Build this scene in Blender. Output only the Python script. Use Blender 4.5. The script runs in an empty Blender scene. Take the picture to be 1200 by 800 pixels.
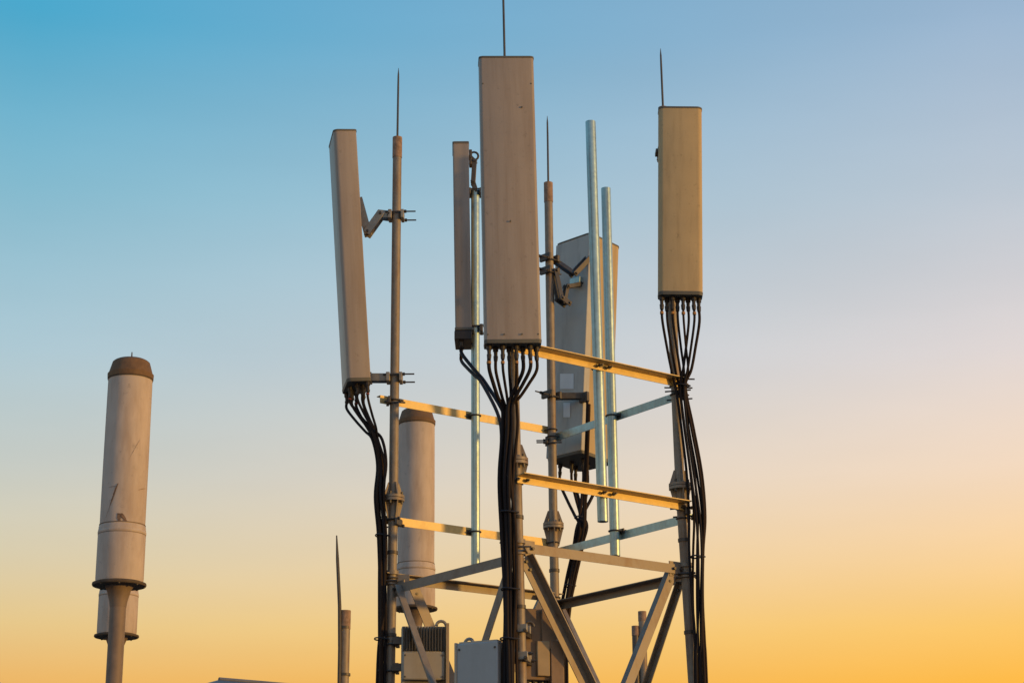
import bpy, math, random
from mathutils import Vector, Matrix
random.seed(7)
scene = bpy.context.scene
V = Vector

# ------------------------------------------------------------------ camera
FPX, PITCH, ROLL, CAMZ = 2176.5, math.radians(17.507), 0.0093, 1.7
CAM = V((0, 0, CAMZ))
c_, s_ = math.cos(PITCH), math.sin(PITCH)
FW, UP0, RT0 = V((0, c_, s_)), V((0, -s_, c_)), V((1, 0, 0))
cr, sr = math.cos(ROLL), math.sin(ROLL)
RT, UP = (RT0 * cr - UP0 * sr), (UP0 * cr + RT0 * sr)
cam_data = bpy.data.cameras.new('camera')
cam_data.sensor_width = 36.0
cam_data.lens = 36.0 * FPX / 1200.0
cam_data.clip_start, cam_data.clip_end = 0.1, 20000
cam = bpy.data.objects.new('camera', cam_data)
scene.collection.objects.link(cam)
cam.matrix_world = Matrix.Translation(CAM) @ Matrix((RT, UP, -FW)).transposed().to_4x4()
scene.camera = cam

# ------------------------------------------------------------------ sky
SUN_AZ, SUN_EL = math.radians(112), math.radians(4.5)      # azimuth clockwise from +Y (view direction)
sun_dir = V((math.sin(SUN_AZ) * math.cos(SUN_EL), math.cos(SUN_AZ) * math.cos(SUN_EL), math.sin(SUN_EL)))
def lin(c):
    return [((v / 255) / 12.92 if v / 255 <= .04045 else ((v / 255 + .055) / 1.055) ** 2.4) for v in c]
# dusk sky colours by elevation (deg): on the side away from the sunset, and towards it
SKY = ([(-5, (190, 135, 95)), (1, (222, 150, 84)), (7.0, (234, 180, 100)), (8.8, (230, 200, 140)), (10.8, (218, 206, 175)), (13.4, (200, 205, 198)),
        (16.9, (172, 199, 210)), (21.8, (131, 186, 207)), (26.8, (77, 169, 205)), (34, (58, 150, 200)), (50, (42, 118, 176)), (90, (36, 90, 148))],
       [(-5, (220, 135, 55)), (1, (250, 165, 45)), (6.7, (255, 187, 70)), (8.5, (255, 203, 110)), (10.5, (252, 212, 155)), (13.1, (244, 218, 192)),
        (16.6, (223, 214, 212)), (21.5, (188, 200, 212)), (26.5, (154, 181, 207)), (34, (122, 166, 202)), (50, (80, 136, 184)), (90, (40, 92, 150))])
world = bpy.data.worlds.new('World'); scene.world = world; world.use_nodes = True
nt = world.node_tree; nt.nodes.clear()
N = lambda t: nt.nodes.new(t)
out, bg = N('ShaderNodeOutputWorld'), N('ShaderNodeBackground')
tc, sep = N('ShaderNodeTexCoord'), N('ShaderNodeSeparateXYZ')
nt.links.new(tc.outputs['Generated'], sep.inputs[0])
def wmath(op, a, b=None):
    n = N('ShaderNodeMath'); n.operation = op
    for i, v in enumerate((a, b)):
        if v is None: continue
        if hasattr(v, 'is_linked'): nt.links.new(v, n.inputs[i])
        else: n.inputs[i].default_value = v
    return n.outputs[0]
el = wmath('ARCSINE', sep.outputs['Z'])
elf = wmath('DIVIDE', wmath('ADD', wmath('MULTIPLY', el, 180 / math.pi), 5.0), 95.0)
hor = wmath('SQRT', wmath('ADD', wmath('ADD', wmath('MULTIPLY', sep.outputs['X'], sep.outputs['X']), wmath('MULTIPLY', sep.outputs['Y'], sep.outputs['Y'])), 1e-5))
# how far the direction turns towards the sunset, -1 .. 1
turn = wmath('DIVIDE', sep.outputs['X'], hor)
mr = N('ShaderNodeMapRange'); mr.clamp = True
mr.inputs['From Min'].default_value, mr.inputs['From Max'].default_value = -0.27, 0.27
nt.links.new(turn, mr.inputs['Value'])
ramps = []
for rows in SKY:
    r = N('ShaderNodeValToRGB'); cr_ = r.color_ramp; cr_.interpolation = 'LINEAR'
    while len(cr_.elements) > 1: cr_.elements.remove(cr_.elements[-1])
    cr_.elements[0].position = 0; cr_.elements[0].color = lin(rows[0][1]) + [1]
    for e_, c in rows[1:]:
        k = cr_.elements.new((e_ + 5) / 95); k.color = lin(c) + [1]
    nt.links.new(elf, r.inputs[0]); ramps.append(r)
mx = N('ShaderNodeMixRGB')
nt.links.new(mr.outputs[0], mx.inputs[0]); nt.links.new(ramps[0].outputs[0], mx.inputs[1]); nt.links.new(ramps[1].outputs[0], mx.inputs[2])
hz = N('ShaderNodeTexNoise'); hm = N('ShaderNodeMapping'); hm.inputs['Scale'].default_value = (2.2, 2.2, 11.)
hz.inputs['Scale'].default_value = 1.6; hz.inputs['Detail'].default_value = 5
nt.links.new(tc.outputs['Generated'], hm.inputs[0]); nt.links.new(hm.outputs[0], hz.inputs['Vector'])
hr = N('ShaderNodeMapRange'); hr.inputs['From Min'].default_value, hr.inputs['From Max'].default_value = .3, .7
hr.inputs['To Min'].default_value, hr.inputs['To Max'].default_value = .972, 1.028
nt.links.new(hz.outputs['Fac'], hr.inputs['Value'])
hv = N('ShaderNodeVectorMath'); hv.operation = 'SCALE'
nt.links.new(mx.outputs[0], hv.inputs[0]); nt.links.new(hr.outputs[0], hv.inputs['Scale'])
nt.links.new(hv.outputs[0], bg.inputs['Color']); bg.inputs['Strength'].default_value = 1.0
nt.links.new(bg.outputs[0], out.inputs['Surface'])

# ------------------------------------------------------------------ sun
sd = bpy.data.lights.new('sun', 'SUN'); sd.energy = 2.2; sd.angle = math.radians(1.5); sd.color = (1.0, 0.54, 0.12)
so = bpy.data.objects.new('sun', sd); scene.collection.objects.link(so)
so.rotation_euler = sun_dir.to_track_quat('Z', 'Y').to_euler(); so.location = (30, -5, 20)
vs = scene.view_settings
vs.view_transform = 'Standard'; vs.look = 'None'; vs.exposure = 0.0; vs.gamma = 1.0; vs.use_curve_mapping = False

# ------------------------------------------------------------------ helpers
def at(px, py, Y):
    """point of the place at depth Y metres seen at photograph pixel (px, py)"""
    d = FW * FPX + RT * (px - 600) + UP * (400 - py)
    return CAM + d * (Y / d.y)

WM = {}
def link(o): scene.collection.objects.link(o); return o
def thing(name, label, cat, M=None, group=None):
    o = link(bpy.data.objects.new(name, None)); o.empty_display_size = 0.2
    M = M if isinstance(M, Matrix) else Matrix.Translation(M or V((0, 0, 0)))
    o.matrix_world = M; WM[o.name] = M
    o['label'] = label; o['category'] = cat
    if group: o['group'] = group
    return o
def frame(a, b, up=V((0, 0, 1))):
    z = (b - a).normalized(); x = up.cross(z)
    if x.length < 1e-4: x = V((1, 0, 0)).cross(z)
    x.normalize(); return x, z.cross(x), z

class MB:
    """collects world-space shapes that make up ONE part"""
    def __init__(s): s.v = []; s.f = []
    def add(s, vs, fs):
        n = len(s.v); s.v += [V(p) for p in vs]; s.f += [tuple(i + n for i in f) for f in fs]; return s
    def box(s, c, x, y, z):
        vs = [c + x * i + y * j + z * k for i in (-1, 1) for j in (-1, 1) for k in (-1, 1)]
        fs = [(0, 1, 3, 2), (4, 6, 7, 5), (0, 4, 5, 1), (2, 3, 7, 6), (0, 2, 6, 4), (1, 5, 7, 3)]
        if x.cross(y).dot(z) < 0: fs = [f[::-1] for f in fs]
        return s.add(vs, fs)
    def prism(s, prof, a, b, x, y, cap=True):
        """closed 2D outline (counter-clockwise in x,y) swept from a to b"""
        n = len(prof)
        vs = [p + x * u + y * w for p in (a, b) for u, w in prof]
        fs = [(i, (i + 1) % n, n + (i + 1) % n, n + i) for i in range(n)]
        if cap: fs += [tuple(range(n - 1, -1, -1)), tuple(range(n, 2 * n))]
        if x.cross(y).dot(b - a) < 0: fs = [f[::-1] for f in fs]
        return s.add(vs, fs)
    def rings(s, rings, cap=True):
        n = len(rings[0]); vs = [p for r in rings for p in r]; fs = []
        for k in range(len(rings) - 1):
            fs += [(k * n + i, k * n + (i + 1) % n, (k + 1) * n + (i + 1) % n, (k + 1) * n + i) for i in range(n)]
        if cap: fs += [tuple(range(n - 1, -1, -1)), tuple((len(rings) - 1) * n + i for i in range(n))]
        return s.add(vs, fs)
    def tube(s, pts, r, seg=10, cap=True):
        pts = [V(p) for p in pts]; rr = r if isinstance(r, (list, tuple)) else [r] * len(pts)
        x, y, z = frame(pts[0], pts[1]); R = []
        for i, p in enumerate(pts):
            t = (pts[min(i + 1, len(pts) - 1)] - pts[max(i - 1, 0)]).normalized()
            x = (x - t * x.dot(t)).normalized(); y = t.cross(x)
            R.append([p + (x * math.cos(2 * math.pi * k / seg) + y * math.sin(2 * math.pi * k / seg)) * rr[i] for k in range(seg)])
        return s.rings(R, cap)
    def lathe(s, base, prof, seg=40):
        return s.rings([[base + V((math.cos(2 * math.pi * k / seg) * r, math.sin(2 * math.pi * k / seg) * r, z)) for k in range(seg)] for r, z in prof])
    def build(s, name, m, parent, angle=35, label=None, bevel=0):
        P = WM.get(parent.name) if parent else Matrix.Identity(4)
        inv = P.inverted()
        me = bpy.data.meshes.new(name); me.from_pydata([inv @ p for p in s.v], [], s.f); me.update()
        me.polygons.foreach_set('use_smooth', [True] * len(me.polygons)); me.set_sharp_from_angle(angle=math.radians(angle))
        me.materials.append(MAT[m])
        o = link(bpy.data.objects.new(name, me)); o.parent = parent; WM[o.name] = P
        if label: o['label'] = label
        if bevel:
            b = o.modifiers.new('bevel', 'BEVEL'); b.width = bevel; b.segments = 2; b.limit_method = 'ANGLE'
        return o

def spline(pts, n=6):
    pts = [V(p) for p in pts]; q = [pts[0] * 2 - pts[1]] + pts + [pts[-1] * 2 - pts[-2]]; out = []
    for i in range(1, len(q) - 2):
        for k in range(n):
            t = k / n; a, b, c, d = q[i - 1:i + 3]
            out.append(.5 * ((2 * b) + (c - a) * t + (2 * a - 5 * b + 4 * c - d) * t * t + (3 * b - a - 3 * c + d) * t ** 3))
    return out + [pts[-1]]

# ------------------------------------------------------------------ materials
MAT = {}
def material(name, col, rough=.6, metal=0., noise=0.12, scale=6., stain=None, stain_amt=.5, stain_scale=(3, 3, 3), stain_lo=.5, stain_hi=.75, bump=.0, bump_scale=60., spec=.5, speck=0):
    m = bpy.data.materials.new(name); m.use_nodes = True; t = m.node_tree; b = t.nodes['Principled BSDF']
    n = lambda k: t.nodes.new(k)
    co = n('ShaderNodeTexCoord'); oi = n('ShaderNodeObjectInfo'); ad = n('ShaderNodeVectorMath'); ad.operation = 'ADD'
    mu = n('ShaderNodeVectorMath'); mu.operation = 'SCALE'; mu.inputs['Scale'].default_value = 17.
    cb = n('ShaderNodeCombineXYZ')
    for i in range(3): t.links.new(oi.outputs['Random'], cb.inputs[i])
    t.links.new(cb.outputs[0], mu.inputs[0]); t.links.new(co.outputs['Object'], ad.inputs[0]); t.links.new(mu.outputs[0], ad.inputs[1])
    nz = n('ShaderNodeTexNoise'); nz.inputs['Scale'].default_value = scale; nz.inputs['Detail'].default_value = 6; nz.inputs['Roughness'].default_value = .6
    t.links.new(ad.outputs[0], nz.inputs['Vector'])
    r = n('ShaderNodeValToRGB'); e = r.color_ramp.elements
    e[0].position, e[1].position = .3, .7
    e[0].color = [max(0, c * (1 - noise)) for c in col] + [1]; e[1].color = [min(1, c * (1 + noise)) for c in col] + [1]
    t.links.new(nz.outputs['Fac'], r.inputs[0]); colour = r.outputs[0]
    if stain:
        mp = n('ShaderNodeMapping'); mp.inputs['Scale'].default_value = stain_scale
        t.links.new(ad.outputs[0], mp.inputs[0])
        n2 = n('ShaderNodeTexNoise'); n2.inputs['Scale'].default_value = 1.; n2.inputs['Detail'].default_value = 8; n2.inputs['Roughness'].default_value = .65
        t.links.new(mp.outputs[0], n2.inputs['Vector'])
        k = n('ShaderNodeMapRange'); k.inputs['From Min'].default_value = stain_lo; k.inputs['From Max'].default_value = stain_hi; k.inputs['To Max'].default_value = stain_amt
        t.links.new(n2.outputs['Fac'], k.inputs['Value'])
        x = n('ShaderNodeMixRGB'); x.inputs[2].default_value = list(stain) + [1]
        t.links.new(k.outputs[0], x.inputs[0]); t.links.new(colour, x.inputs[1]); colour = x.outputs[0]
    if speck:
        n4 = n('ShaderNodeTexNoise'); n4.inputs['Scale'].default_value = speck; n4.inputs['Detail'].default_value = 5; n4.inputs['Roughness'].default_value = .7
        t.links.new(ad.outputs[0], n4.inputs['Vector'])
        k4 = n('ShaderNodeMapRange'); k4.inputs['From Min'].default_value = .60; k4.inputs['From Max'].default_value = .74; k4.inputs['To Max'].default_value = .55
        t.links.new(n4.outputs['Fac'], k4.inputs['Value'])
        x4 = n('ShaderNodeMixRGB'); x4.inputs[2].default_value = [c * .45 for c in col] + [1]
        t.links.new(k4.outputs[0], x4.inputs[0]); t.links.new(colour, x4.inputs[1]); colour = x4.outputs[0]
    t.links.new(colour, b.inputs['Base Color'])
    rr = n('ShaderNodeMapRange'); rr.inputs['To Min'].default_value = rough - .08; rr.inputs['To Max'].default_value = min(1, rough + .12)
    t.links.new(nz.outputs['Fac'], rr.inputs['Value']); t.links.new(rr.outputs[0], b.inputs['Roughness'])
    b.inputs['Metallic'].default_value = metal; b.inputs['Specular IOR Level'].default_value = spec
    if bump:
        n3 = n('ShaderNodeTexNoise'); n3.inputs['Scale'].default_value = bump_scale; n3.inputs['Detail'].default_value = 4
        t.links.new(ad.outputs[0], n3.inputs['Vector'])
        bp = n('ShaderNodeBump'); bp.inputs['Strength'].default_value = bump; bp.inputs['Distance'].default_value = .004
        t.links.new(n3.outputs['Fac'], bp.inputs['Height']); t.links.new(bp.outputs[0], b.inputs['Normal'])
    MAT[name] = m; return m
material('radome', (.38, .325, .28), .42, noise=.05, scale=3, stain=(.24, .175, .125), stain_amt=.7, stain_scale=(14, 14, .9), stain_lo=.43, stain_hi=.8, bump=.08, spec=.5, speck=22)
material('radome_weathered', (.58, .45, .255), .65, noise=.06, scale=4, stain=(.30, .21, .11), stain_amt=.55, stain_scale=(16, 16, 1.3), stain_lo=.45, stain_hi=.78, bump=.1, spec=.3, speck=24)
material('radome_grey', (.54, .54, .50), .6, noise=.08, scale=4, stain=(.18, .17, .16), stain_amt=.5, stain_scale=(8, 8, 1.2), bump=.08, spec=.3)
material('cap_grey', (.13, .13, .115), .6, noise=.12, scale=20)
material('cap_olive', (.16, .135, .07), .7, noise=.15, scale=14)
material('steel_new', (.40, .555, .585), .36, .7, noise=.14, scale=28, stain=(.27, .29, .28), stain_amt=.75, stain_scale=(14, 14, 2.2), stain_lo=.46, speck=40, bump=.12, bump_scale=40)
material('steel_beam_sunlit', (.76, .58, .25), .5, .2, noise=.12, scale=22, stain=(.46, .32, .15), stain_amt=.7, stain_scale=(7, 7, 7), stain_lo=.52, stain_hi=.74, bump=.12, bump_scale=60)  # gold of the low sun put into the base colour
material('steel_old', (.29, .25, .205), .55, .3, noise=.16, scale=18, stain=(.20, .105, .05), stain_amt=.75, stain_scale=(12, 12, 3), stain_lo=.5, stain_hi=.72, bump=.2, bump_scale=70, speck=45)
material('steel_brace', (.28, .245, .205), .55, .3, noise=.15, scale=16, stain=(.19, .11, .06), stain_amt=.6, stain_scale=(8, 8, 4), bump=.2)
material('steel_dark', (.10, .095, .09), .5, .5, noise=.2, scale=30, stain=(.12, .06, .03), stain_amt=.5, stain_scale=(20, 20, 20))
material('steel_cast', (.34, .32, .28), .5, .35, noise=.18, scale=24, stain=(.16, .10, .06), stain_amt=.6, stain_scale=(16, 16, 16))
material('rust', (.34, .23, .165), .85, .1, noise=.35, scale=30, bump=.4)
material('rubber', (.020, .016, .018), .7, 0, noise=.2, scale=40, spec=.2)
material('rubber_brown', (.034, .021, .015), .7, 0, noise=.2, scale=40, spec=.2)
material('plastic_black', (.03, .026, .028), .5, 0, noise=.15, scale=30)
material('marker_red', (.30, .05, .03), .6)
material('marker_amber', (.42, .20, .05), .6)
material('canister', (.58, .49, .42), .7, 0, noise=.07, scale=5, stain=(.34, .24, .175), stain_amt=.75, stain_scale=(9, 9, 1.8), stain_lo=.45, stain_hi=.78, bump=.12, speck=16)
material('canister_cap', (.20, .118, .06), .75, .1, noise=.25, scale=18, stain=(.07, .045, .03), stain_amt=.6, stain_scale=(9, 9, 9), bump=.3)
material('flange_dark', (.10, .075, .055), .7, .2, noise=.25, scale=18)
material('canister_mast', (.24, .185, .15), .65, .2, noise=.14, scale=14, stain=(.13, .08, .05), stain_amt=.6, stain_scale=(9, 9, 2))
material('smudge', (.20, .13, .09), .8, noise=.5, scale=60)
material('radio_grey', (.40, .37, .31), .55, 0, noise=.06, scale=10, stain=(.25, .20, .14), stain_amt=.5, stain_scale=(8, 8, 3))
material('radio_brown', (.29, .20, .13), .6, .1, noise=.12, scale=12, stain=(.13, .08, .05), stain_amt=.5, stain_scale=(8, 8, 4))
material('radio_tan', (.42, .32, .19), .6, 0, noise=.08, scale=10)
material('cabinet', (.40, .43, .44), .5, 0, noise=.05, scale=6, stain=(.28, .28, .27), stain_amt=.4, stain_scale=(6, 6, 2))
material('cabinet_edge', (.48, .42, .33), .5, 0, noise=.06)
material('fin_dark', (.09, .085, .075), .5, .3, noise=.15, scale=20)
material('sticker', (.82, .85, .86), .5, noise=.05)
material('concrete', (.33, .31, .28), .9, 0, noise=.15, scale=4, stain=(.2, .18, .16), stain_amt=.6, stain_scale=(1, 1, 1), bump=.3, bump_scale=30)
material('ground', (.11, .095, .08), .95, 0, noise=.2, scale=.6, stain=(.07, .06, .05), stain_amt=.6, stain_scale=(.15, .15, .15), bump=.3, bump_scale=8)
material('hut_wall', (.45, .40, .34), .85, noise=.1, scale=3, bump=.2)
material('hut_roof', (.16, .16, .165), .5, .4, noise=.15, scale=5)
material('door_paint', (.12, .14, .15), .5, noise=.1)

# ------------------------------------------------------------------ ground
g = MB().add([(-4000, -4000, 0), (4000, -4000, 0), (4000, 4000, 0), (-4000, 4000, 0)], [(0, 1, 2, 3)]).build('ground', 'ground', None)
g['kind'] = 'structure'

# ------------------------------------------------------------------ lattice tower
LEG = {'F': (12.229, (591.5, 74), (605, 541), (611, 790)), 'L': (13.424, (465.7, 163), (461, 584), (457, 800)),
       'B': (14.330, (642.5, 216), (648.5, 616), (652, 790)), 'R': (13.135, (777, 128), (797, 570), (812, 795))}
LP = {}
for k, (Y, a, b, c) in LEG.items():
    A, B, C = at(*a, Y), at(*b, Y), at(*c, Y)
    D = B + (C - B) * ((B.z - 0.26) / (B.z - C.z))
    LP[k] = (A, B, D)
def lz(k, z):
    A, B, D = LP[k]
    return A + (B - A) * ((A.z - z) / (A.z - B.z)) if z > B.z else B + (D - B) * ((B.z - z) / (B.z - D.z))
def lp(k, py):
    return lz(k, at(LEG[k][2][0], py, LEG[k][0]).z)
RL = .035
base = V((0.16, 13.28, 0))
tower = thing('lattice_tower', 'four legged open steel lattice tower carrying panel antennas, lightning rods and cables', 'tower', base)
ROD = {'F': ((591.5, 76), (588.5, -60)), 'L': ((465.7, 165), (467, 80)), 'B': ((643, 220), (641.3, 136)), 'R': ((777, 130), (774, 57))}
Z3 = V((0, 0, 1))
def bolt(mb, p, ax, r=.011, h=.02, seg=6):
    return mb.tube([p - ax * h * .3, p + ax * h], r, seg)
for k, (A, B, D) in LP.items():
    ctr = base
    leg = MB().tube([D, B - (B - D).normalized() * .012], RL * 1.02, 14).build('leg', 'steel_old', tower)
    for j in range(3):                                            # banded splices on the leg
        z = B.z - .35 - j * .62 - random.random() * .1
        p = lz(k, z); ax = (B - D).normalized()
        MB().tube([p - ax * .012, p + ax * .012], RL * 1.02 + .006, 14).build('band', 'steel_dark', leg)
    MB().box(D - Z3 * .006, V((.15, 0, 0)), V((0, .15, 0)), Z3 * .012).build('base_plate', 'steel_old', leg, bevel=.003)
    for sx in (-1, 1):
        for sy in (-1, 1):
            MB().tube([D + V((sx * .11, sy * .11, .005)), D + V((sx * .11, sy * .11, .07))], .012, 8).build('anchor_bolt', 'steel_dark', leg)
    pole = MB().tube([B + (A - B).normalized() * .012, A], RL, 14).build('pole', 'steel_old', tower)
    ax = (A - B).normalized()
    MB().tube([A - ax * .16, A + ax * .012], RL + .003, 14).build('end_sleeve', 'rust', pole)
    r0, r1 = at(*ROD[k][0], LEG[k][0]), at(*ROD[k][1], LEG[k][0])
    MB().tube([A + ax * .005, r0 + (r1 - r0) * .72, r1 - (r1 - r0).normalized() * .06, r1], [.0085, .008, .007, .0015], 8).build('lightning_rod', 'steel_dark', tower)
    # bolted flange joint with gussets
    for f0, f1 in ((-.022, -.002), (.002, .022)): MB().tube([B + ax * f0, B + ax * f1], .082, 18).build('joint_flange', 'steel_old', leg)
    a0 = random.random()
    for j in range(4):
        an = a0 + j * math.pi / 2; d = V((math.cos(an), math.sin(an), 0)); t = V((-d.y, d.x, 0)) * .004
        for sgn, h in ((1, .10), (-1, .14)):
            g_ = MB(); s0 = B + ax * .02 * sgn
            tri = [s0 + d * RL * .9, s0 + d * .078, s0 + ax * h * sgn + d * (RL + .008), s0 + ax * h * sgn + d * RL * .9]
            vs = [p + t for p in tri] + [p - t for p in tri]
            g_.add(vs, [(0, 1, 2, 3), (7, 6, 5, 4)] + [(i, i + 4, (i + 1) % 4 + 4, (i + 1) % 4) for i in range(4)])
            g_.build('gusset', 'steel_old', leg)
        e = V((math.cos(an + .78), math.sin(an + .78), 0)) * .066
        MB().tube([B + e - ax * .045, B + e + ax * .045], .010, 6).build('joint_bolt', 'steel_dark', leg)
    plinth = MB().box(V((D.x, D.y, .123)), V((.3, 0, 0)), V((0, .3, 0)), Z3 * .123).build('plinth', 'concrete', tower, bevel=.02)

NRM = {'FR': ('F', 'R'), 'LB': ('L', 'B'), 'BR': ('B', 'R'), 'LF': ('L', 'F')}
def outward(a, b, z=4.):
    A, B = lz(a, z), lz(b, z); d = (B - A); d.z = 0; n = V((d.y, -d.x, 0)).normalized()
    mid = (A + B) / 2 - V((base.x, base.y, z)); mid.z = 0
    return n if n.dot(mid) > 0 else -n
def ell(w, h, t, flip):
    """angle-iron outline: vertical flange at u=0..t, top flange reaching to u=w (flip: to -w)"""
    p = [(0, -h / 2), (t, -h / 2), (t, h / 2 - t), (w, h / 2 - t), (w, h / 2), (0, h / 2)]
    return [(-u, v) for u, v in p][::-1] if flip else p
def beam(face, z, off, flange, ext=(0, 0), w=.06, h=.062, mat='steel_beam_sunlit', roll=0.):
    a, b = NRM[face]; n = outward(a, b); A = lz(a, z) + n * off; B = lz(b, z) + n * off
    d = (B - A).normalized(); A = A - d * ext[0]; B = B + d * ext[1]
    y = d.cross(n); y = y if y.z > 0 else -y
    ro = math.radians(roll); nr, yr = n * math.cos(ro) + y * math.sin(ro), y * math.cos(ro) - n * math.sin(ro)
    return MB().prism(ell(w, h, .006, flange < 0), A, B, nr, yr).build('beam', mat, tower, angle=20), A, B, n, d
def ubolt(parent, p, axis, d, r, reach=.06, th=.006, mat='steel_dark', back=.03):
    """U-bolt round a pole at p (pole along axis); its legs stick out along d"""
    d = (d - axis * d.dot(axis)).normalized(); s = axis.cross(d).normalized(); R = r + th
    pts = [p + s * R + d * (r + reach), p + s * R] + [p + s * R * math.cos(a) - d * R * math.sin(a) for a in [i * math.pi / 8 for i in range(1, 8)]] + [p - s * R, p - s * R + d * (r + reach)]
    mb = MB().tube(pts, th, 8)
    for sg in (-1, 1): bolt(mb, p + s * R * sg + d * (r + reach * .45), d, .013, .014)
    return mb.build('u_bolt', mat, parent)
ZB = [z + CAMZ for z in (2.421, 2.351, 2.44, 2.375, 2.873, 2.872, 2.801, 3.793, 3.784, 3.726)]
OUT = RL + .006
specs = [('FR', ZB[7], OUT, 1, (.03, -.01)), ('FR', ZB[4], OUT, 1, (.03, -.01)),
         ('LB', ZB[8], OUT, 1, (.10, .05)), ('LB', ZB[5], OUT, 1, (.05, .05)),
         ('BR', ZB[9], OUT, 1, (.05, .03)), ('BR', ZB[6], OUT, 1, (.05, .03)),
         ('LB', ZB[2], OUT, -1, (.06, .06)), ('BR', ZB[3], OUT, -1, (.06, .03))]
for face, z, off, fl, ext in specs:
    old = face in ('LB', 'BR') and z < 4.3
    o, A, B, n, d = beam(face, z, off, fl, ext, w=.085 if face == 'FR' else (.07 if fl < 0 else .05), roll=3 if face == 'FR' else 0, h=.054 if face == 'FR' else .062, mat='steel_brace' if old else ('steel_new' if face == 'BR' else 'steel_beam_sunlit'))  # sun-facing FR and LB beams coloured golden, shaded BR beams bluish
    for k in NRM[face]:
        ubolt(o, lz(k, z - .005), (LP[k][0] - LP[k][2]).normalized(), n, RL, .055)
for face, z in (('FR', ZB[0]), ('LF', ZB[1])):
    o, A, B, n, d = beam(face, z, 0.0, -1, (-.05, -.05), w=.06, h=.066, mat='steel_brace')
    for P, sg in ((A, 1), (B, -1)):
        MB().box(P + d * sg * .02 - n * .012, d * .075, n * .004, Z3 * .055).build('gusset_plate', 'steel_brace', o)
        for q in (-.02, .045): bolt(MB(), P + d * sg * (q + .02), n, .011, .02).build('bolt', 'steel_dark', o)
# X bracing below the ring, each face
ZT, ZL = 4.04, 1.6
for face, first in (('FR', 1), ('LF', 1), ('LB', 1), ('BR', 1)):
    a, b = NRM[face]; n = outward(a, b)
    for i, (p, q) in enumerate(((a, b), (b, a))):
        P, Q = lz(p, ZT + {'FR': .07, 'LB': .09, 'BR': .03, 'LF': .01}[face]), lz(q, ZL)
        if (face, p) != ('FR', 'F'): P = P + (lz(q, P.z) - P).normalized() * (.05 if (face, p) == ('BR', 'R') else -.0 if (face, p) == ('BR', 'B') else .2 if (face, p) == ('LB', 'L') else .1)
        d = (Q - P).normalized()
        o_ = n * (.004 if i == 0 else -.012) + (n * (OUT - .012) if face in ('LB', 'BR') else n * 0)
        P, Q = P + d * (.07 if (face, p) == ('FR', 'F') else 0) + o_, Q - d * .07 + o_
        y = d.cross(n); y = y if y.z > 0 else -y
        w = .085 if (face, p) == ('FR', 'F') else (.05 if face == 'BR' else .085 if face == 'LB' else .068)
        br = MB().prism([(u * (1 if i == 0 else -1), v) for u, v in (lambda e: e if i == 0 else e[::-1])([(0, -w / 2), (.007, -w / 2), (.007, w / 2 - .007), (w * .8, w / 2 - .007), (w * .8, w / 2), (0, w / 2)])], P, Q, n, y).build('brace', 'steel_brace', tower, angle=20)
        for E_, sg in ((P, 1), (Q, -1)):
            for t_ in (.03, .09): bolt(MB(), E_ + d * sg * t_, n * (1 if i == 0 else -1), .011, .02).build('bolt', 'steel_dark', br)
    o, A, B, n2, d2 = beam(face, ZL - .06, 0, -1, (-.04, -.04), mat='steel_brace')
# extra pipe clamps with long threaded rods on the legs
def rod_clamp(k, py, d, reach):
    p = lp(k, py); ax = AX_(k); d = (d - ax * d.dot(ax)).normalized(); s = ax.cross(d).normalized()
    c = MB().box(p - d * (RL + .01), s * (RL + .024), ax * .026, d * .010).build('clamp', 'steel_dark', tower, bevel=.003)
    for a in (-1, 1):
        q = p + s * (RL + .012) * a + ax * .02 * a
        MB().tube([q + d * (RL + .04), q - d * (RL + reach)], .006, 8).build('threaded_rod', 'steel_dark', c)
        MB().tube([q - d * (RL + .02), q - d * (RL + .036)], .013, 6).build('nut', 'steel_dark', c)
AX_ = lambda k: (LP[k][0] - LP[k][1]).normalized()
rod_clamp('R', 449, V((-1, -.1, 0)), .10); rod_clamp('R', 463, V((-1, .2, 0)), .08)
rod_clamp('L', 470, V((1, .2, 0)), .05); rod_clamp('B', 517, V((1, 0, 0)), .09); rod_clamp('F', 638, V((1, .3, 0)), .08)
rod_clamp('R', 600, V((-1, .3, 0)), .04); rod_clamp('L', 612, V((-1, .3, 0)), .03)
# clamp collars where ring meets legs
for k, zz in (('L', ZB[2]), ('F', ZB[0]), ('R', ZB[0]), ('B', ZB[3])):
    ax = (LP[k][1] - LP[k][2]).normalized()
    for dz in (-.04, .035):
        p = lz(k, zz + dz); c = MB().tube([p - ax * .014, p + ax * .014], RL + .014, 14).build('leg_collar', 'steel_brace', tower)
    p = lz(k, zz - .03); d = V((p.x - base.x, p.y - base.y, 0)).normalized(); s = V((-d.y, d.x, 0))
    MB().box(p - d * .075, s * .006, d * .055, Z3 * .05).build('gusset_plate', 'steel_brace', c)
    for sg in (-1, 1):
        MB().tube([p + s * sg * .05 - d * .05, p + s * sg * .05 + d * .07], .008, 8).build('bolt', 'steel_dark', c)

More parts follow.
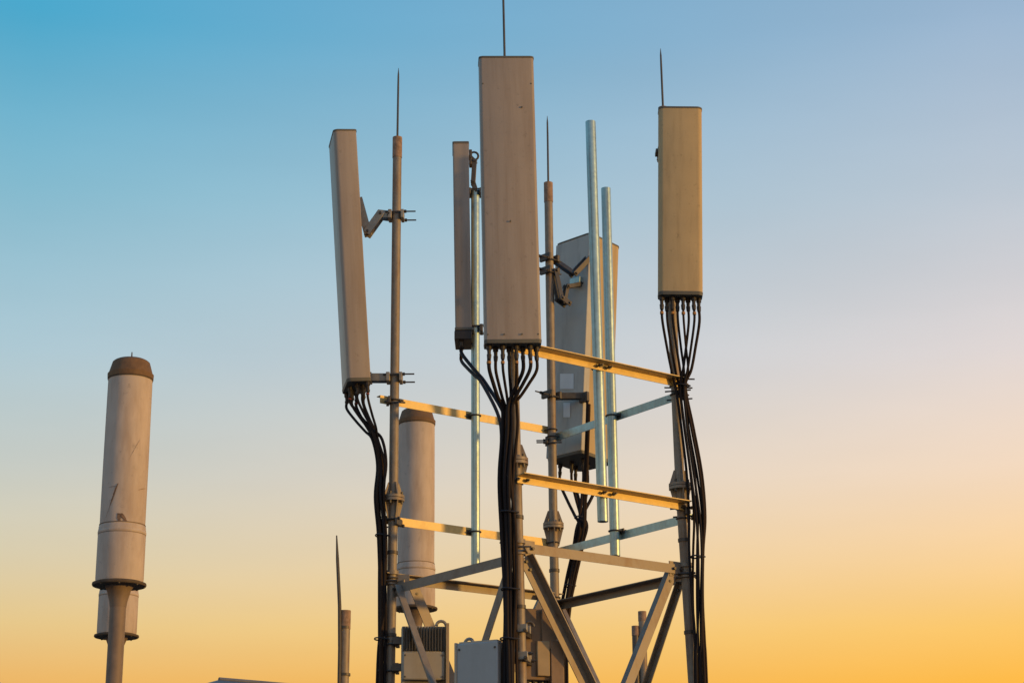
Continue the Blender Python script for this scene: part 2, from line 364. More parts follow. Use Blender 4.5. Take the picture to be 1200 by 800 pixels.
# ------------------------------------------------------------------ free mounting pipes clamped to the beams
def mount_pipe(label, Y, top, bot, r, clamps, d):
    A, B = at(*top, Y), at(*bot, Y); ax = (A - B).normalized()
    t = thing('mounting_pipe', label, 'pipe', B, 'galvanised mounting pipes')
    ring = lambda p, rr: [p + V((math.cos(2 * math.pi * k / 24) * rr, math.sin(2 * math.pi * k / 24) * rr, 0)) for k in range(24)]
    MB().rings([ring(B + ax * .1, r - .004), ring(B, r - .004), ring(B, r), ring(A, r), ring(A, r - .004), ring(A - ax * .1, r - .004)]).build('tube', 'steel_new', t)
    for py in clamps:
        z = at(bot[0], py, Y).z; p = A + (B - A) * ((A.z - z) / (A.z - B.z))
        ubolt(t, p, ax, d, r, .07)
        MB().box(p + d.normalized() * (r + .004), ax.cross(d).normalized() * .06, ax * .018, d.normalized() * .004).build('clamp_plate', 'steel_dark', t)
    return t, A, B, ax
nFR, nLB, nBR = outward('F', 'R'), outward('L', 'B'), outward('B', 'R')
def on_beam(face, z, px, py, off):
    """depth Y of the point on the beam line (shifted off along its outward normal) in the sight line of px,py"""
    a, b = NRM[face]; n = outward(a, b); A, B = lz(a, z) + n * off, lz(b, z) + n * off
    best = None
    for i in range(201):
        P = A + (B - A) * (i / 200); q = at(px, py, P.y)
        if best is None or abs(q.x - P.x) < best[0]: best = (abs(q.x - P.x), P.y)
    return best[1]
y1 = on_beam('FR', ZB[7], 700.5, 430, OUT - .042)
y2 = on_beam('BR', ZB[9], 717, 487, OUT - .042)
y3 = on_beam('LB', ZB[8], 557, 487, OUT - .040)
mount_pipe('tall bare galvanised pipe, its open top the higher of the two standing together', y1, (692, 143), (706.5, 611), .038, (432, 580), nFR)
mount_pipe('shorter bare galvanised pipe beside the taller one, clamped to the back beams', y2, (710, 221), (721, 651), .038, (487, 622), nBR)
_, P3A, P3B, _ = mount_pipe('galvanised pipe holding the narrow panel antenna edge', y3, (557, 222), (557.3, 662), .034, (487, 623), nLB)

# ------------------------------------------------------------------ panel antennas
def outline(w, d, r, bulge=.0, seg=5):
    pts = []
    for cx, cy, a0 in ((w / 2 - r, d / 2 - r * .4, 0), (-w / 2 + r, d / 2 - r * .4, 90), (-w / 2 + r, -d / 2 + r, 180), (w / 2 - r, -d / 2 + r, 270)):
        ry = r * .4 if cy > 0 else r
        for k in range(seg + 1):
            a = math.radians(a0 + 90 * k / seg); pts.append((cx + r * math.cos(a), cy + ry * math.sin(a)))
    res = []
    for u, v in pts:
        if v < -d / 2 + r: v -= bulge * (1 - (2 * u / w) ** 2)
        res.append((u, v))
    return res
def antenna(label, bot, top, front, w, d, r, mat, capmat, ncon, bulge=0., capm_top=.016, conrow=2, con_len=.07, vs_=None):
    z = (top - bot).normalized(); H = (top - bot).length
    f = (front - z * front.dot(z)).normalized(); y = -f; x = y.cross(z)
    M = Matrix.Translation(bot) @ Matrix((x, y, z)).transposed().to_4x4()
    t = thing('panel_antenna', label, 'antenna', M, 'panel antennas on the tower')
    pr = outline(w, d, r, bulge)
    MB().prism(pr, bot + z * .02, top - z * capm_top, x, y).build('radome', mat, t, angle=30)
    sc = lambda k, e: [(u * (1 + e / w), v * (1 + e / d)) for u, v in k]
    MB().rings([[top - z * capm_top + x * u + y * v for u, v in sc(pr, .006)], [top - z * .004 + x * u + y * v for u, v in sc(pr, .006)], [top + x * u + y * v for u, v in sc(pr, -.006)]]).build('top_cap', capmat, t)
    MB().rings([[bot + x * u + y * v for u, v in sc(pr, -.002)], [bot + z * .02 + x * u + y * v for u, v in sc(pr, .004)], [bot + z * .026 + x * u + y * v for u, v in sc(pr, .004)]]).build('bottom_cap', 'cap_grey', t)
    cons = []
    for i in range(ncon):
        u = (-.42 + .84 * i / max(1, ncon - 1)) * w; v = (vs_[i % len(vs_)] if vs_ else (.16 if i % conrow else -.14)) * d
        p = bot + x * u + y * v
        MB().tube([p + z * .001, p - z * .03, p - z * .032, p - z * con_len], [.019, .019, .014, .012], 10).build('connector', 'plastic_black', t)
        cons.append(p - z * con_len * .9)
    return t, M, cons
def clamp(parent, k_axis, p, r, d, reach=.11, size=.035, mat='steel_cast'):
    """pipe clamp at pole point p: jaws either side along d and two long threaded rods sticking out behind"""
    d = (d - k_axis * d.dot(k_axis)).normalized(); s = k_axis.cross(d).normalized()
    cl = MB().box(p + d * (r + .014), s * (r + .024), k_axis * size, d * .014).build('clamp', mat, parent, bevel=.004)
    MB().box(p - d * (r + .012), s * (r + .024), k_axis * size, d * .012).build('clamp_jaw', mat, parent, bevel=.004)
    for a in (-1, 1):
        c = p + s * (r + .012) * a + k_axis * .018 * a
        mb = MB().tube([c + d * (r + .05), c - d * (r + reach)], .006, 8)
        bolt(mb, c - d * (r + .03), -d, .013, .014)
        mb.build('threaded_rod', 'steel_dark', cl)
    return cl
def arm(parent, pts, side, gap=.028, w=.021, th=.005, mat='steel_cast', name='tilt_arm'):
    for i in range(len(pts) - 1):
        a, b = pts[i], pts[i + 1]; z = (b - a).normalized(); y = side.cross(z).normalized()
        for sg in (-1, 1):
            s = side * (gap + (.007 if i % 2 else 0)) * sg
            MB().box((a + b) / 2 + s, side * th, y * w, z * ((b - a).length / 2 + .018)).build(name, mat, parent, bevel=.003)
    for p in pts: MB().tube([p - side * (gap + .025), p + side * (gap + .025)], .010, 8).build('pivot_bolt', 'steel_dark', parent)
AX = {k: (A - B).normalized() for k, (A, B, D) in LP.items()}

# front panel on leg F
Yf = 12.005
fb, ft = at(600.8, 405.5, Yf), at(592.7, 71, Yf - .03)
fr, frM, fcon = antenna('tall wide dull beige panel antenna with cables fanning out beneath it', fb, ft, V((.05, -1, 0)), .385, .15, .022, 'radome', 'cap_grey', 8, .012)
for py in (140, 330):
    p = lp('F', py); cl = clamp(fr, AX['F'], p, RL, V((0, -1, 0)), .08)
    MB().box(p + V((0, -.105, 0)), V((.03, 0, 0)), V((0, .05, 0)), Z3 * .03).build('bracket', 'steel_cast', fr)
ffx, ffy, ffz = frM.col[0].xyz, frM.col[1].xyz, frM.col[2].xyz
for u, h in ((.0, .87), (.1, 1.72), (-.17, .06), (.17, .06), (-.17, 1.9), (.17, 1.9), (-.06, .06), (.06, .06)):
    q = fb + ffx * u + ffz * h - ffy * (.075 + .012 * (1 - (2 * u / .385) ** 2))
    MB().tube([q + ffy * .004, q - ffy * .0015], .006, 8).build('rivet', 'cap_grey', fr)
# left panel on leg L
lb, ltp = at(418, 454, 13.42), at(401.5, 162, 13.40)
la, laM, lcon = antenna('leaning beige panel antenna seen from its narrow side, held out on bent tilt arm', lb, ltp, V((-.98, -.2, 0)), .36, .175, .03, 'radome', 'cap_grey', 8, .01, vs_=(-.34, .05, -.16, .30, -.3, .2, -.05, .36))
p = lp('L', 253); clamp(la, AX['L'], p, RL, V((-1, 0, 0)), .115)
arm(la, [at(421, 236, 13.42), at(431, 273, 13.42), at(446, 252, 13.42), p + V((-.06, 0, 0))], V((0, 1, 0)), gap=.034, w=.03)
MB().box(at(419, 238, 13.42), V((.012, 0, 0)), V((0, .05, 0)), Z3 * .05).build('bracket', 'steel_cast', la, bevel=.004)
p = lp('L', 443); clamp(la, AX['L'], p, RL, V((-1, 0, 0)), .115)
arm(la, [at(434, 443, 13.42), p + V((-.05, 0, 0))], V((0, 1, 0)), gap=.03, w=.03)
MB().box(at(434, 443, 13.42), V((.012, 0, 0)), V((0, .055, 0)), Z3 * .035).build('bracket', 'steel_cast', la, bevel=.004)
# narrow panel on its own pipe
nb, nt_ = at(543.3, 400.5, y3), at(539.8, 173, y3)
na, naM, ncon_ = antenna('slim panel antenna seen edge on, beside the wide panel, two thick cables below', nb, nt_, V((-1, -.03, 0)), .26, .128, .012, 'radome', 'cap_grey', 2, 0, .02, 1)
MB().box(nb + Z3 * .012 + V((0, -.005, 0)), V((.068, 0, 0)), V((0, .14, 0)), Z3 * .036).build('base_housing', 'plastic_black', na, bevel=.006)
MB().box(nb + Z3 * .064 + V((.01, -.005, 0)), V((.075, 0, 0)), V((0, .137, 0)), Z3 * .012).build('rim', 'cap_grey', na, bevel=.004)
axp = (P3A - P3B).normalized()
arm(na, [at(552, 186, y3), at(556, 190, y3), at(554.5, 214, y3), at(558, 225, y3)], V((0, 1, 0)), gap=.02, w=.018, mat='steel_dark')
pc = at(557, 226, y3); clamp(na, axp, pc, .034, V((-1, 0, 0)), .05, .025, 'steel_dark')
MB().box(at(551.5, 186, y3), V((.012, 0, 0)), V((0, .04, 0)), Z3 * .065).build('bracket', 'steel_dark', na, bevel=.004)
pts = [at(555.5, 183, y3) + V((math.cos(a) * .035, 0, math.sin(a) * .035)) for a in [i * math.pi / 6 for i in range(13)]]
MB().tube(pts, .009, 8).build('bracket_loop', 'steel_dark', na)
pc = at(557.3, 386, y3); clamp(na, axp, pc, .034, V((-1, 0, 0)), .05, .03, 'steel_dark')
MB().box(pc + V((-.05, 0, 0)), V((.035, 0, 0)), V((0, .035, 0)), Z3 * .03).build('bracket', 'steel_dark', na, bevel=.004)
# right panel on leg R
Yr = 12.93
rb, rt = at(797.2, 348.5, Yr), at(796.8, 129, Yr)
ra, raM, rcon = antenna('yellowish weathered panel antenna with rounded edges high on the pole away from others', rb, rt, V((-.03, -1, 0)), .325, .13, .035, 'radome_weathered', 'cap_grey', 8, .012)
for py in (180, 300):
    p = lp('R', py); clamp(ra, AX['R'], p, RL, V((0, -1, 0)), .08)
    MB().box(p + V((0, -.1, 0)), V((.03, 0, 0)), V((0, .045, 0)), Z3 * .03).build('bracket', 'steel_cast', ra)
MB().box(at(770.5, 179, 13.0), V((.016, 0, 0)), V((0, .05, 0)), Z3 * .014).build('side_lug', 'steel_dark', ra, bevel=.003)
# back panel on leg B, turned away
al = math.radians(45); fd = V((math.cos(al), math.sin(al), 0)); wd = V((math.sin(al), -math.cos(al), 0))
cb0 = at(681, 530, 14.36); ct0 = at(692, 266, 14.36) + V((0, .11, 0))
bw, bd = .385, .385
axb = (ct0 - cb0).normalized(); fdo = (fd - axb * fd.dot(axb)).normalized()
off = -wd * bw / 2 + fdo * bd / 2
ba, baM, bcon = antenna('deep grey panel antenna turned away from the others, its back with two stickers showing', cb0 + off, ct0 + off, fd, bw, bd, .05, 'radome_weathered', 'cap_grey', 6, .01)
side_b = fd.cross(Z3).normalized()
midb = cb0 - wd * bw / 2
MB().box(midb.lerp(midb + ct0 - cb0, .5) + fdo * .03, wd * (bw / 2 + .003), fdo * .034, axb * ((ct0 - cb0).length / 2 - .02)).build('back_plate', 'radome_grey', ba, bevel=.006)
def back_pt(px, py):                                    # point on the antenna's back plane in that sight line
    d = at(px, py, 10.) - CAM; return CAM + d * ((cb0 - CAM).dot(fdo) / d.dot(fdo))
p = lp('B', 303); clamp(ba, AX['B'], p, RL, fd, .10, .03, 'steel_dark')
q = back_pt(689, 303)
arm(ba, [p + fd * .05, at(672, 321, 14.36), q], side_b, gap=.02, w=.022, mat='steel_dark')
p = lp('B', 318); clamp(ba, AX['B'], p, RL, fd, .06, .03, 'steel_dark')
arm(ba, [p + fd * .05 + V((.0, -.04, 0)), at(656, 350, 14.30), at(664, 356, 14.33)], side_b, gap=.024, w=.024, mat='steel_dark')
arm(ba, [at(661, 352, 14.33), at(664, 336, 14.36), back_pt(680, 333)], side_b, gap=.014, w=.018, mat='steel_dark')
MB().box(back_pt(677, 331) - fdo * .02, wd * .055, fdo * .02, Z3 * .032).build('bracket', 'steel_new', ba, bevel=.004)
p = lp('B', 463); clamp(ba, AX['B'], p, RL, fd, .10, .03, 'steel_dark')
arm(ba, [p + fd * .05, back_pt(684, 464)], side_b, gap=.028, w=.026, mat='steel_dark')
MB().box(back_pt(686, 466) - fdo * .015, wd * .045, fdo * .015, Z3 * .04).build('bracket', 'steel_dark', ba, bevel=.004)
for (x0, y0, x1, y1_) in ((657, 438, 673, 456), (661, 472, 669, 489)):
    a_, b_, c_2, d_2 = [back_pt(*q) - fdo * .008 for q in ((x0, y1_), (x1, y1_), (x1, y0), (x0, y0))]
    MB().add([a_, b_, c_2, d_2], [(0, 1, 2, 3)]).build('sticker', 'sticker', ba)

# ------------------------------------------------------------------ cables
def bundle(label, starts, way, offs, rad, mats=('rubber',), ties=(), tail=None, boots=None):
    """each cable runs from its connector along the shared route with its own place in the bundle"""
    pts0 = [at(*w) for w in way]
    end = pts0[-1].copy(); end.z = .02
    mid = pts0[-1].lerp(end, .5)
    route = pts0 + [mid, end]
    t = thing('cable_bundle', label, 'cable bundle', end, 'antenna cable bundles')
    n = len(starts)
    for i, (s, dn) in enumerate(starts):
        ph = random.random() * 6; pts = [s, s - Z3 * dn]
        m = len(route); k0 = offs[i % len(offs)]; q0 = s - Z3 * dn; q1 = route[0] + V((k0[0], k0[1], 0))
        pts.append(q0.lerp(q1, .38) * .9 + (q0.lerp(q1, .38) + V((q0.x - q1.x, 0, 0)) * .3) * .1)
        pts.append(q0.lerp(q1, .72))
        for j, c in enumerate(route):
            a = ph + j * .9; k = offs[i % len(offs)]
            spread = .85 + .25 * math.sin(j * 1.3 + ph)
            pts.append(c + V((k[0] * spread + .010 * math.sin(a), k[1] + .010 * math.cos(a * 1.3), 0 if j < m - 1 else 0)))
        r = rad * (.75 + .35 * random.random())
        cb = MB().tube(spline(pts, 6), r, 8).build('cable', mats[i % len(mats)], t, angle=60)
        if boots:
            q = spline(pts, 6)
            MB().tube(q[:3], [.0165, .0155, .0135], 10).build('boot', 'plastic_black', cb)
            if boots == 'amber' and i % 2 == 0 or boots == 'red' and i % 3 == 1:
                MB().tube([q[3], q[4]], .0135 if r < .013 else r + .002, 10).build('marker_band', 'marker_' + boots, cb)
    for px, py, Y, w in ties:
        c = at(px, py, Y)
        pts = [c + V((math.cos(a) * w, math.sin(a) * .045, .004 * math.sin(2 * a))) for a in [i * math.pi / 8 for i in range(17)]]
        MB().tube(pts, .0055, 6).build('cable_tie', 'plastic_black', t)
    return t
OF = [(-.045, 0), (-.022, .018), (0, -.012), (.022, .016), (.042, -.004), (-.012, -.028), (.012, -.03), (.03, -.022)]
bundle('black cables dropping from the wide beige panel and strapped to its pole', [(c, .10) for c in fcon],
       [(596, 478, 12.13), (596, 505, 12.14), (594, 560, 12.14), (597, 620, 12.15), (598, 680, 12.15), (597, 740, 12.15), (597, 800, 12.15)], [(a * 1.12, b) for a, b in OF], .0128, ('rubber', 'rubber_brown', 'rubber'), ((597, 600, 12.14, .06), (598, 690, 12.14, .06), (597, 748, 12.14, .06)), boots='amber')
bundle('two thick dark cables sweeping from the slim panel to the foremost pole', [(c, .06) for c in ncon_],
       [(566, 448, 13.2), (585, 482, 12.5), (591, 510, 12.2), (588, 560, 12.17), (591, 620, 12.17), (592, 680, 12.17), (592, 740, 12.17), (591, 800, 12.17)], [(-.012, 0), (.016, .01)], .017, ('rubber_brown', 'rubber'), boots='plain')
bundle('dark cables curving from the leaning panel down the outside of its pole', [(c, .06) for c in lcon],
       [(441, 515, 13.38), (447, 545, 13.38), (445, 582, 13.36), (448, 625, 13.38), (448, 680, 13.38), (447, 740, 13.38), (445.5, 800, 13.38)], [(a * .72, b) for a, b in OF], .0118, ('rubber', 'rubber_brown'), ((448, 627, 13.38, .05), (447, 748, 13.38, .05)), boots='red')
bundle('black cables hanging from the yellowish panel and bowing outward past its pole', [(c, .12) for c in rcon],
       [(800, 456, 13.03), (805, 500, 13.04), (812, 555, 13.05), (817, 605, 13.05), (818, 645, 13.05), (818.5, 700, 13.05), (819, 750, 13.05), (820, 800, 13.05)], [(a * 1.25, b) for a, b in OF], .0100, ('rubber', 'rubber_brown', 'rubber'), ((800, 452, 13.03, .055), (818, 652, 13.05, .05)), boots='amber')
bs = [(c, .10) for c in bcon] + [(at(688, 470, 14.25), .05), (at(690, 474, 14.24), .05)]
bundle('cables gathered under the grey turned panel and slanting down behind its pole', bs,
       [(681, 618, 14.38), (676, 645, 14.40), (669, 680, 14.40), (662, 730, 14.40), (659, 800, 14.40)], [(a * .85, b) for a, b in OF], .0135, ('rubber', 'rubber_brown'), ((680, 606, 14.38, .045), (668, 686, 14.40, .045)), boots='plain')

# ------------------------------------------------------------------ radio units low on the tower
def axes(front):
    f = front.normalized(); y = -f; x = y.cross(Z3).normalized(); return x, y, Z3.copy()
def handle(parent, p, s, r=.045, mat='steel_cast'):
    pts = [p + s * math.cos(a) * r + Z3 * math.sin(a) * r for a in [i * math.pi / 8 for i in range(9)]]
    MB().tube(pts, .011, 8).build('handle', mat, parent)
# finned radio on leg L
fbase = at(496, 835, 13.25)
x, y, z = axes(V((.10, -1, 0)))
W, Dp, H = .155, .07, at(496, 733, 13.25).z - fbase.z
ru = thing('radio_unit', 'finned radio unit with pale cover plate clamped beside the outer pole', 'radio unit', fbase, 'radio units on the tower')
MB().box(fbase + z * H / 2 + y * Dp, x * W, y * Dp * .8, z * H / 2).build('body', 'radio_grey', ru, bevel=.006)
ztop = fbase.z + H; zfin = at(496, 763, 13.25).z
for i in range(15):
    u = -W + .012 + i * (2 * W - .024) / 14
    c = fbase + x * u - y * .012; c.z = (ztop + zfin) / 2 - .004
    MB().box(c, x * .0038, y * .028, z * ((ztop - zfin) / 2 - .006)).build('fin', 'fin_dark', ru)
c = fbase.copy() - y * .022; c.z = (zfin + at(496, 797, 13.25).z) / 2
MB().box(c, x * W * .97, y * .012, z * ((zfin - at(496, 797, 13.25).z) / 2)).build('cover', 'radio_grey', ru, bevel=.012)
c2 = fbase - y * .012; c2.z = (fbase.z + at(496, 799, 13.25).z) / 2
MB().box(c2, x * W * .9, y * .02, z * ((at(496, 799, 13.25).z - fbase.z) / 2 - .004)).build('lower_cover', 'fin_dark', ru, bevel=.01)
MB().box(fbase + x * (W + .012) + z * (H / 2 + .005), x * .012, y * .05, z * (H / 2 + .01)).build('side_flange', 'radio_tan', ru, bevel=.003)
for u in (-.86, .86):
    for py in (768, 793):
        q = fbase + x * W * u - y * .034; q.z = at(496, py, 13.25).z; MB().tube([q + y * .003, q - y * .006], .007, 6).build('screw', 'steel_dark', ru)
handle(ru, fbase + x * (W - .03) + z * H, x, .035)
for py in (752, 783):
    p = lp('L', py); clamp(ru, (LP['L'][1] - LP['L'][2]).normalized(), p, RL, V((1, 0, 0)), .05, .035, 'steel_dark')
    e = V((fbase.x - W, fbase.y + .04, p.z)); MB().box((p + V((.05, 0, 0)) + e) / 2, V((max(.02, (e.x - p.x - .05) / 2 + .03), 0, 0)), V((0, .03, 0)), Z3 * .025).build('bracket', 'steel_dark', ru)
# pale cabinet on leg F
cb_ = at(566, 850, 12.28); x, y, z = axes(V((-.42, -.9, 0)))
H = at(566, 754, 12.28).z - cb_.z
cab = thing('equipment_cabinet', 'plain blue grey equipment box behind the cables of the foremost pole', 'cabinet', cb_, None)
MB().box(cb_ + z * H / 2, x * .15, y * .085, z * H / 2).build('body', 'cabinet', cab, bevel=.008)
MB().box(cb_ + z * (H / 2) - x * .156 , x * .008, y * .092, z * (H / 2 + .006)).build('side_cover', 'cabinet_edge', cab, bevel=.003)
MB().box(cb_ + z * (H + .004) + y * .0, x * .14, y * .07, z * .008).build('lid', 'cabinet_edge', cab, bevel=.003)
for u in (-.13, .13):
    for h in (.06, H - .04):
        q = cb_ + x * u + z * h - y * .085; MB().tube([q + y * .003, q - y * .006], .008, 6).build('screw', 'steel_dark', cab)
handle(cab, cb_ + z * (H + .008) - x * .10, x, .032)
for zz in (.2, H - .1):
    p = lz('F', cb_.z + zz); clamp(cab, AX['F'], p, RL, (cb_ - p).normalized(), .06, .03)
    e = V((cb_.x, cb_.y, p.z)); MB().box((e + p) / 2, (e - p) * .32, Z3 * .022, (e - p).cross(Z3).normalized() * .02).build('bracket', 'steel_cast', cab)
# brown radio on leg F, behind it
bb = at(637, 798, 12.55); x, y, z = axes(V((.25, -1, 0)))
br = thing('radio_unit', 'brown radio unit with tan plate and black connectors beneath, clamped behind the foremost pole', 'radio unit', bb, 'radio units on the tower')
zz = lambda py: at(637, py, 12.55).z - bb.z
MB().box(bb - x * .035 + z * (zz(715) / 2), x * .105, y * .07, z * (zz(715) / 2)).build('body', 'radio_brown', br, bevel=.006)
MB().box(bb + x * .02 + y * -.085 + z * ((zz(716) + zz(762)) / 2), x * .052, y * .012, z * ((zz(716) - zz(762)) / 2)).build('upper_cover', 'radio_brown', br, bevel=.006)
MB().box(bb - x * .024 + y * -.085 + z * (zz(753) / 2 + .012), x * .044, y * .014, z * (zz(753) / 2 - .012)).build('cover', 'radio_tan', br, bevel=.006)
MB().box(bb + x * .072 - y * .02 + z * (zz(752) / 2 - .04), x * .046, y * .08, z * (zz(752) / 2 + .04)).build('side_module', 'radio_brown', br, bevel=.006)
mbx = MB(); c = bb + z * zz(715) + x * .0
mbx.prism([(-.065, 0), (.05, 0), (.035, .07), (-.03, .07)], c + y * .03, c - y * .03, x, z); mbx.build('top_bracket', 'steel_brace', br)
for i in range(5):
    p = bb + x * (-.12 + i * .042) - y * .03
    MB().tube([p + z * .004, p - z * .05], .015, 10).build('connector', 'plastic_black', br)
    MB().tube(spline([p - z * .045, p - z * .2 + V((-.01 * i, 0, 0)), V((p.x - .03, p.y, 1.2)), V((p.x - .05, p.y + .02, .03))], 5), .009, 8).build('jumper_cable', 'rubber', br)
for py in (737, 769):
    p = lp('F', py); d = (V((bb.x - .08, bb.y - .02, p.z)) - p); clamp(br, AX['F'], p, RL, d, .06, .026, 'steel_cast')
    MB().box(p + d * .5, d * .38, Z3 * .03, d.cross(Z3).normalized() * .02).build('bracket', 'steel_dark', br)
handle(br, lp('F', 731) + V((.06, .1, .0)), x, .03, 'steel_dark')

# ------------------------------------------------------------------ canister antennas on masts
def canister(label, px, Y, rows, r, mast_r, spike=True, marks=False, cap_k=.93):
    """rows: photograph rows of cap top, cap rim, seam, body bottom"""
    ct, cr2, sm, bt = [at(px[0] + (px[1] - px[0]) * (py - rows[0]) / (rows[3] - rows[0]), py, Y).z for py in rows]
    p = at(px[1], rows[3], Y); X = (at(px[0], rows[0], Y).x + p.x) / 2
    b = V((X, Y, 0))
    t = thing('canister_antenna', label, 'antenna', b, 'canister antennas on single masts')
    body = MB().lathe(b, [(r * .95, sm + .01), (r * .955, sm + .4 * (cr2 - sm)), (r * .945, cr2)]).build('upper_shell', 'canister', t, angle=50)
    low = MB().lathe(b, [(r * .98, bt), (r, bt + .02), (r * 1.0, sm - .02), (r * .985, sm - .008), (r * .985, sm + .004), (r * .965, sm + .012)]).build('lower_shell', 'canister', t, angle=30)
    MB().lathe(b, [(r * 1.0, sm - .045), (r * 1.012, sm - .041), (r * 1.012, sm - .028), (r, sm - .024)]).build('seam_band', 'canister', low)
    MB().lathe(b, [(r * cap_k * .96, cr2 - .006), (r * (cap_k + .05), cr2 - .004), (r * (cap_k + .06), cr2 + .03), (r * (cap_k + .02), cr2 + .032), (r * .80, cr2 + (ct - cr2) * .85), (r * .72, ct - .010), (r * .62, ct - .002), (r * .3, ct), (.012, ct + .003)]).build('cap', 'canister_cap', t, angle=30)
    for zq in (sm - .052, sm + .016):
        MB().lathe(b, [(r * .95, zq), (r * (1.004 if zq < sm else .972), zq + .001), (r * (1.004 if zq < sm else .972), zq + .006), (r * .95, zq + .007)]).build('seam_line', 'canister_mast', low)
    MB().lathe(b, [(r * .9, cr2 - .014), (r * .965, cr2 - .013), (r * .965, cr2 - .004), (r * .9, cr2 - .003)]).build('cap_gasket', 'flange_dark', t)
    if spike: MB().tube([V((X, Y, ct)), V((X, Y, ct + .06))], [.007, .004], 6).build('tip', 'steel_dark', t)
    MB().lathe(b, [(r * .9, bt - .030), (r * 1.10, bt - .028), (r * 1.13, bt - .020), (r * 1.12, bt - .008), (r * .95, bt)]).build('flange', 'flange_dark', t, angle=50)
    MB().lathe(b, [(mast_r * 1.02, bt - .17), (mast_r * 1.12, bt - .13), (r * .50, bt - .055), (r * .60, bt - .028)]).build('neck', 'canister_mast', t, angle=50)
    MB().lathe(b, [(mast_r, 0), (mast_r, bt - .16)], 24).build('mast', 'canister_mast', t)
    for i in range(8):
        a = i * math.pi / 4 + .2; q = V((X + math.cos(a) * r * 1.04, Y + math.sin(a) * r * 1.04, bt - .008))
        MB().tube([q - Z3 * .026, q + Z3 * .004], .008, 6).build('flange_bolt', 'steel_dark', t)
    if marks:
        def patch(px0, py0, px1, py1, w0, w1):
            n = 5; rr = r * .957
            vs = []
            for i in range(n + 1):
                f_ = i / n; u = px0 + (px1 - px0) * f_; zq = at(0, py0 + (py1 - py0) * f_, Y - r).z; w = w0 + (w1 - w0) * f_ + random.uniform(-.004, .004)
                xo = (at(u, py0 + (py1 - py0) * f_, Y - r).x - X) / rr
                for sg in (-1, 1):
                    a = math.asin(max(-.98, min(.98, xo))) + sg * w / rr; vs.append(V((X + math.sin(a) * (rr + .002), Y - math.cos(a) * (rr + .002), zq)))
            return vs, [(2 * i, 2 * i + 1, 2 * i + 3, 2 * i + 2) for i in range(n)]
        for args in ((138.5, 602, 139.5, 611, .010, .012), (141, 602, 147, 611, .012, .010), (143, 610, 151, 611, .006, .004), (136, 572, 123, 606, .006, .002), (138, 567, 132, 580, .004, .002), (126, 571, 134, 570, .006, .010), (160, 573, 166, 569, .004, .008), (150, 540, 163, 512, .002, .003), (152, 650, 157, 652, .004, .007)):
            MB().add(*patch(*args)).build('scuff_mark', 'smudge', t)
    return t
canister('big canister antenna with brown cap and scuff marks on its own mast', (155, 139), 12.6, (422, 444, 619, 682), .163, .055, True, True)
canister('canister antenna mostly hidden behind the scuffed one, only its lower end showing', (150, 136), 17.0, (512, 529, 693, 743), .180, .055, False)
canister('pale canister antenna with brown cap standing behind the tower leg beside finned radio', (488.5, 487), 17.3, (480, 497, 663, 711), .183, .062, False)

# ------------------------------------------------------------------ masts and a hut beyond
A, B = at(404.5, 715, 17), at(402.5, 800, 17); d = (A - B).normalized(); G = B - d * (B.z / d.z)
m1 = thing('rusty_mast', 'rusty pipe mast with thin bent rod strapped to its side, away from tower', 'mast', G)
MB().tube([G, A - d * .16], .05, 14).build('pipe', 'steel_old', m1)
MB().tube([A - d * .17, A], .053, 14).build('pipe_end', 'rust', m1)
MB().tube([at(394.5, 627, 16.95), at(395.5, 655, 16.95), at(398, 710, 16.95), at(398.2, 760, 16.95), at(397, 830, 16.95)], [.006, .015, .017, .017, .017], 8).build('rod', 'steel_dark', m1)
for py in (735, 790):
    p = at(403.5, py, 17); MB().tube([p - d * .012, p + d * .012], .056, 14).build('strap', 'steel_dark', m1)
A, B = at(752.5, 716, 21), at(754.5, 800, 21); d = (A - B).normalized(); G = B - d * (B.z / d.z)
m2 = thing('twin_pipe_mast', 'short twin pipe mast with rusty ends standing behind the crossed braces', 'mast', G)
MB().tube([G, A - d * .1], .045, 14).build('pipe', 'steel_old', m2); MB().tube([A - d * .11, A], .048, 14).build('pipe_end', 'rust', m2)
A2 = at(744.5, 733, 21); G2 = G + V((A2.x - A.x, 0, 0))
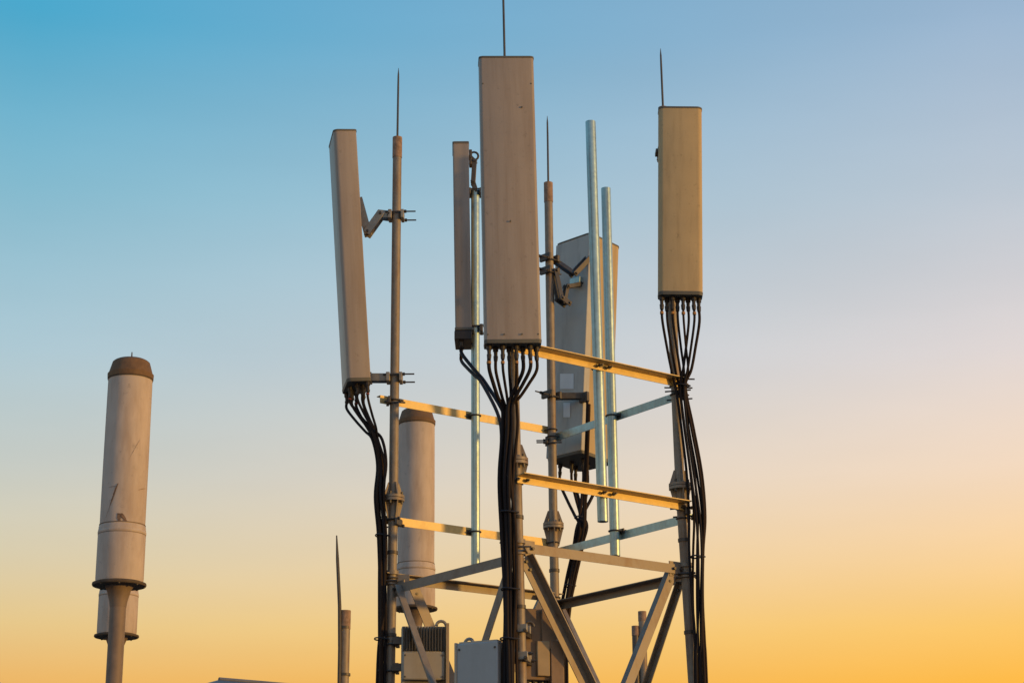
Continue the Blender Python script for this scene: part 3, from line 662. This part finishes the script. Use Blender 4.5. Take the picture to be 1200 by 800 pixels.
MB().tube([G2, A2 - d * .1], .04, 14).build('pipe', 'steel_dark', m2); MB().tube([A2 - d * .11, A2], .043, 14).build('pipe_end', 'rust', m2)
for hh in (1.5, 3.2):
    q = G + d * hh; MB().box(q + V((-.05, 0, 0)), V((.11, 0, 0)), V((0, .05, 0)), Z3 * .02).build('strap', 'steel_dark', m2)

# hut roof
Yh = 30
r0, r1 = at(258, 795.6, Yh), at(331, 799.3, Yh)
s = V((r1.x - r0.x, 0, 0)).normalized()
e0 = V((r0.x, Yh, r0.z)); zr = r0.z
hd = V((math.cos(.68), math.sin(.68), 0)); hn = V((-hd.y, hd.x, 0))
eave = zr - .75; Lr = 4.0
hut = thing('equipment_hut', 'dark hipped roof of a low hut beyond, only its ridge peeping up', 'hut', V((r0.x, Yh, 0)))
ra_, rb_ = e0, e0 + hd * Lr
cs = [e0 - hd * 2.2 - hn * 2.2, rb_ + hd * 2.2 - hn * 2.2, rb_ + hd * 2.2 + hn * 2.2, e0 - hd * 2.2 + hn * 2.2]
cs = [V((c.x, c.y, eave)) for c in cs]; lo = [c - Z3 * .12 for c in cs]
MB().add([ra_, rb_] + cs + lo, [(2, 3, 1, 0), (3, 4, 1), (4, 5, 0, 1), (5, 2, 0), (2, 6, 7, 3), (3, 7, 8, 4), (4, 8, 9, 5), (5, 9, 6, 2), (9, 8, 7, 6)]).build('roof', 'hut_roof', hut, angle=10)
MB().tube([ra_ - hd * .02 , rb_ + hd * .02], .035, 8).build('ridge_cap', 'hut_roof', hut)
cw = (e0 + rb_) / 2; cw.z = (eave - .12) / 2
MB().box(cw, hd * (Lr / 2 + 1.9), hn * 1.9, Z3 * ((eave - .12) / 2)).build('wall', 'hut_wall', hut)
dq = cw - hn * 1.9; dq.z = 1.05
dd = MB().box(dq, hd * .45, hn * .03, Z3 * 1.05).build('door', 'door_paint', hut)
MB().tube([dq - hn * .06 + hd * .36 - Z3 * .08, dq - hn * .06 + hd * .36 + Z3 * .08], .015, 8).build('door_handle', 'steel_cast', hut)
